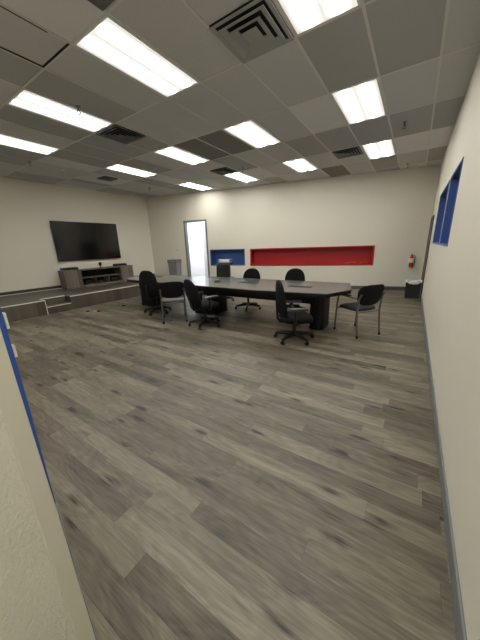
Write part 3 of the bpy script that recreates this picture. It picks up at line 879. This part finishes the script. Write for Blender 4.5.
# wall plate with cables between television and console
t = thing('wall_outlet', 'white outlet plate on the wall between television and console', 'outlet', on_left(4.55, 0.98, 0.0), ry)
mb = MB(); mb.box((-0.04, -0.007, -0.06), (0.04, -0.0005, 0.06), bev=0.002); mb.build('plate', M['white'], t)
mb = MB(); mb.box((-0.012, -0.009, 0.012), (0.012, -0.007, 0.04)); mb.box((-0.012, -0.009, -0.04), (0.012, -0.007, -0.012)); mb.build('socket', M['vent'], t)

# ---------------------------------------------------------------- things at the back wall
def on_back(x, z, off):
    s_ = bs(x); p = BLc + tb * s_ - nb * off
    return (p.x, p.y, z)
t = thing('trash_bin', 'tall grey bin by the back wall, left of the doorway', 'bin', on_back(-8.13, 0, 0.25), PHB)
mb = MB()
def frustum(mb, w0, d0, z0, w1, d1, z1):
    A_ = [mb.bm.verts.new((sx_ * w0, sy_ * d0, z0)) for sx_, sy_ in ((-1, -1), (1, -1), (1, 1), (-1, 1))]
    B_ = [mb.bm.verts.new((sx_ * w1, sy_ * d1, z1)) for sx_, sy_ in ((-1, -1), (1, -1), (1, 1), (-1, 1))]
    mb.bm.faces.new(A_[::-1]); mb.bm.faces.new(B_)
    for k in range(4): mb.bm.faces.new((A_[k], A_[(k + 1) % 4], B_[(k + 1) % 4], B_[k]))
frustum(mb, 0.165, 0.15, 0.0, 0.19, 0.18, 0.92); mb.build('bin_body', M['grey_bin'], t)
mb = MB(); mb.box((-0.21, -0.195, 0.92), (0.21, 0.195, 1.05), bev=0.012); mb.build('lid', M['grey_bin_dark'], t)
mb = MB(); mb.box((-0.15, -0.198, 0.945), (0.15, -0.1955, 1.02)); mb.build('flap', M['grey_bin'], t)
t = thing('light_switch', 'small wall switch above the grey bin', 'switch', on_back(-8.12, 1.42, 0.0), PHB)
mb = MB(); mb.box((-0.055, -0.006, -0.04), (0.055, -0.0005, 0.04), bev=0.002); mb.build('plate', M['smooth_cream'], t)
mb = MB(); mb.box((-0.03, -0.012, -0.015), (-0.015, -0.006, 0.015)); mb.box((0.015, -0.012, -0.015), (0.03, -0.006, 0.015)); mb.build('toggle', M['vent'], t)
# white roll of paper on the blue recess sill
bx = BLc + tb * bs(-6.13) + nb * 0.14
t = thing('paper_pack', 'white pack with blue ends lying in the blue recess', 'paper pack', (bx.x, bx.y, 0.813), PHB)
mb = MB(); mb.box((-0.25, -0.10, 0.0), (0.25, 0.10, 0.085), bev=0.006); mb.build('under_shade', M['device'], t)  # dark block stands in for the shadow under the pack
mb = MB(); mb.box((-0.27, -0.105, 0.086), (0.27, 0.105, 0.20), bev=0.02); wp = mb.build('wrapped_pack', M['white'], t)
mb = MB(); mb.box((-0.275, -0.108, 0.10), (-0.20, 0.108, 0.19), bev=0.01); mb.box((0.21, -0.108, 0.10), (0.275, 0.108, 0.19), bev=0.01); mb.build('blue_end', M['paper_blue'], wp)
# yellow cord in the red recess
yx = BLc + tb * bs(-1.55) + nb * 0.10
mb = MB(); pts = []
for k in range(60):
    u = k / 59
    pts.append((-0.35 + 0.72 * u + 0.05 * math.sin(23 * u), 0.04 * math.sin(31 * u), 0.012 + 0.03 * abs(math.sin(17 * u)) + 0.012 * math.cos(40 * u) ** 2))
mb.tube(pts, 0.007, seg=6)
o = mb.build('yellow_cord', M['yellow']); o.location = (yx.x, yx.y, 0.803); o.rotation_euler = (0, 0, PHB)
tag(o, 'tangled yellow cord lying in the right end of the red recess', 'cord')

# extinguisher
t = thing('fire_extinguisher', 'red fire extinguisher with pale label on the back wall', 'fire extinguisher', on_back(-0.06, 0.72, 0.085), PHB)
mb = MB(); mb.lathe([(0.045, 0), (0.06, 0.012), (0.062, 0.27), (0.055, 0.30), (0.025, 0.325)], seg=22); mb.build('cylinder', M['ext_red'], t, smooth=True)
mb = MB(); mb.lathe([(0.0635, 0.13), (0.0635, 0.26)], seg=22); mb.build('label_band', M['ext_label'], t, smooth=True)
mb = MB(); mb.tube([(0, 0, 0.32), (0, 0, 0.36)], 0.018); mb.tube([(0, 0, 0.352), (-0.03, -0.05, 0.375)], 0.008); mb.tube([(0, 0, 0.365), (-0.03, -0.055, 0.41)], 0.007)
mb.tube([(0.015, 0, 0.34), (0.06, 0, 0.345), (0.082, 0, 0.30), (0.078, 0, 0.12)], 0.009); mb.build('valve_and_hose', M['brass'], t, smooth=True)
mb = MB(); mb.box((-0.02, 0.055, 0.12), (0.02, 0.084, 0.36)); mb.build('bracket', M['black_plastic'], t)

# black waste box with white bag, in the right corner
t = thing('waste_bin', 'black square bin with a white bag by the far right corner', 'bin', (0.085, 8.45, 0), 0.02)
mb = MB(); frustum(mb, 0.165, 0.17, 0.0, 0.175, 0.18, 0.42); mb.build('bin_body', M['black_plastic'], t)
mb = MB()
n_ = 28; rings = []
for j, (sc, zz) in enumerate(((1.0, 0.405), (1.03, 0.42), (1.04, 0.44), (0.95, 0.45), (0.85, 0.43))):
    ring_ = []
    for k in range(n_):
        a = 2 * PI * k / n_
        c, s_ = math.cos(a), math.sin(a)
        rx_ = math.copysign(abs(c) ** 0.4, c) * 0.181 * sc; ry_ = math.copysign(abs(s_) ** 0.4, s_) * 0.186 * sc
        wob = 0.012 * math.sin(5 * a + j) + (0.02 * max(0, c) ** 2 if j in (2, 3) else 0) - (0.02 * abs(math.sin(3 * a)) if j == 0 else 0)
        ring_.append(mb.bm.verts.new((rx_, ry_, zz + wob)))
    rings.append(ring_)
for a_, b_ in zip(rings, rings[1:]):
    for k in range(n_): mb.bm.faces.new((a_[k], a_[(k + 1) % n_], b_[(k + 1) % n_], b_[k]))
mb.build('bag', M['bag'], t, smooth=True)

# floor litter near the stage
t = thing('dropped_marker', 'small white and red piece lying on the floor near the stage', 'marker', (-6.66, 3.36, 0), 0.5)
mb = MB(); mb.box((-0.08, -0.02, 0.0), (0.05, 0.02, 0.018), bev=0.005); mb.build('body', M['white'], t)
mb = MB(); mb.box((0.052, -0.025, 0.0), (0.12, 0.025, 0.03), bev=0.008); mb.build('cap', M['red_plastic'], t)
mb = MB(); mb.lathe([(0.045, 0.0), (0.05, 0.01), (0.03, 0.022)], seg=16)
o = mb.build('floor_plug', M['brass'], smooth=True); o.location = (-6.88, 3.28, 0); tag(o, 'dark round plug on the floor left of the white and red piece', 'plug')
mb = MB(); mb.lathe([(0.045, 0.0), (0.045, 0.012), (0.03, 0.02)], seg=16)
o = mb.build('floor_plug', M['black_plastic'], smooth=True); o.location = (-6.6, 4.12, 0); tag(o, 'small black disc on the floor below the left table end', 'plug')
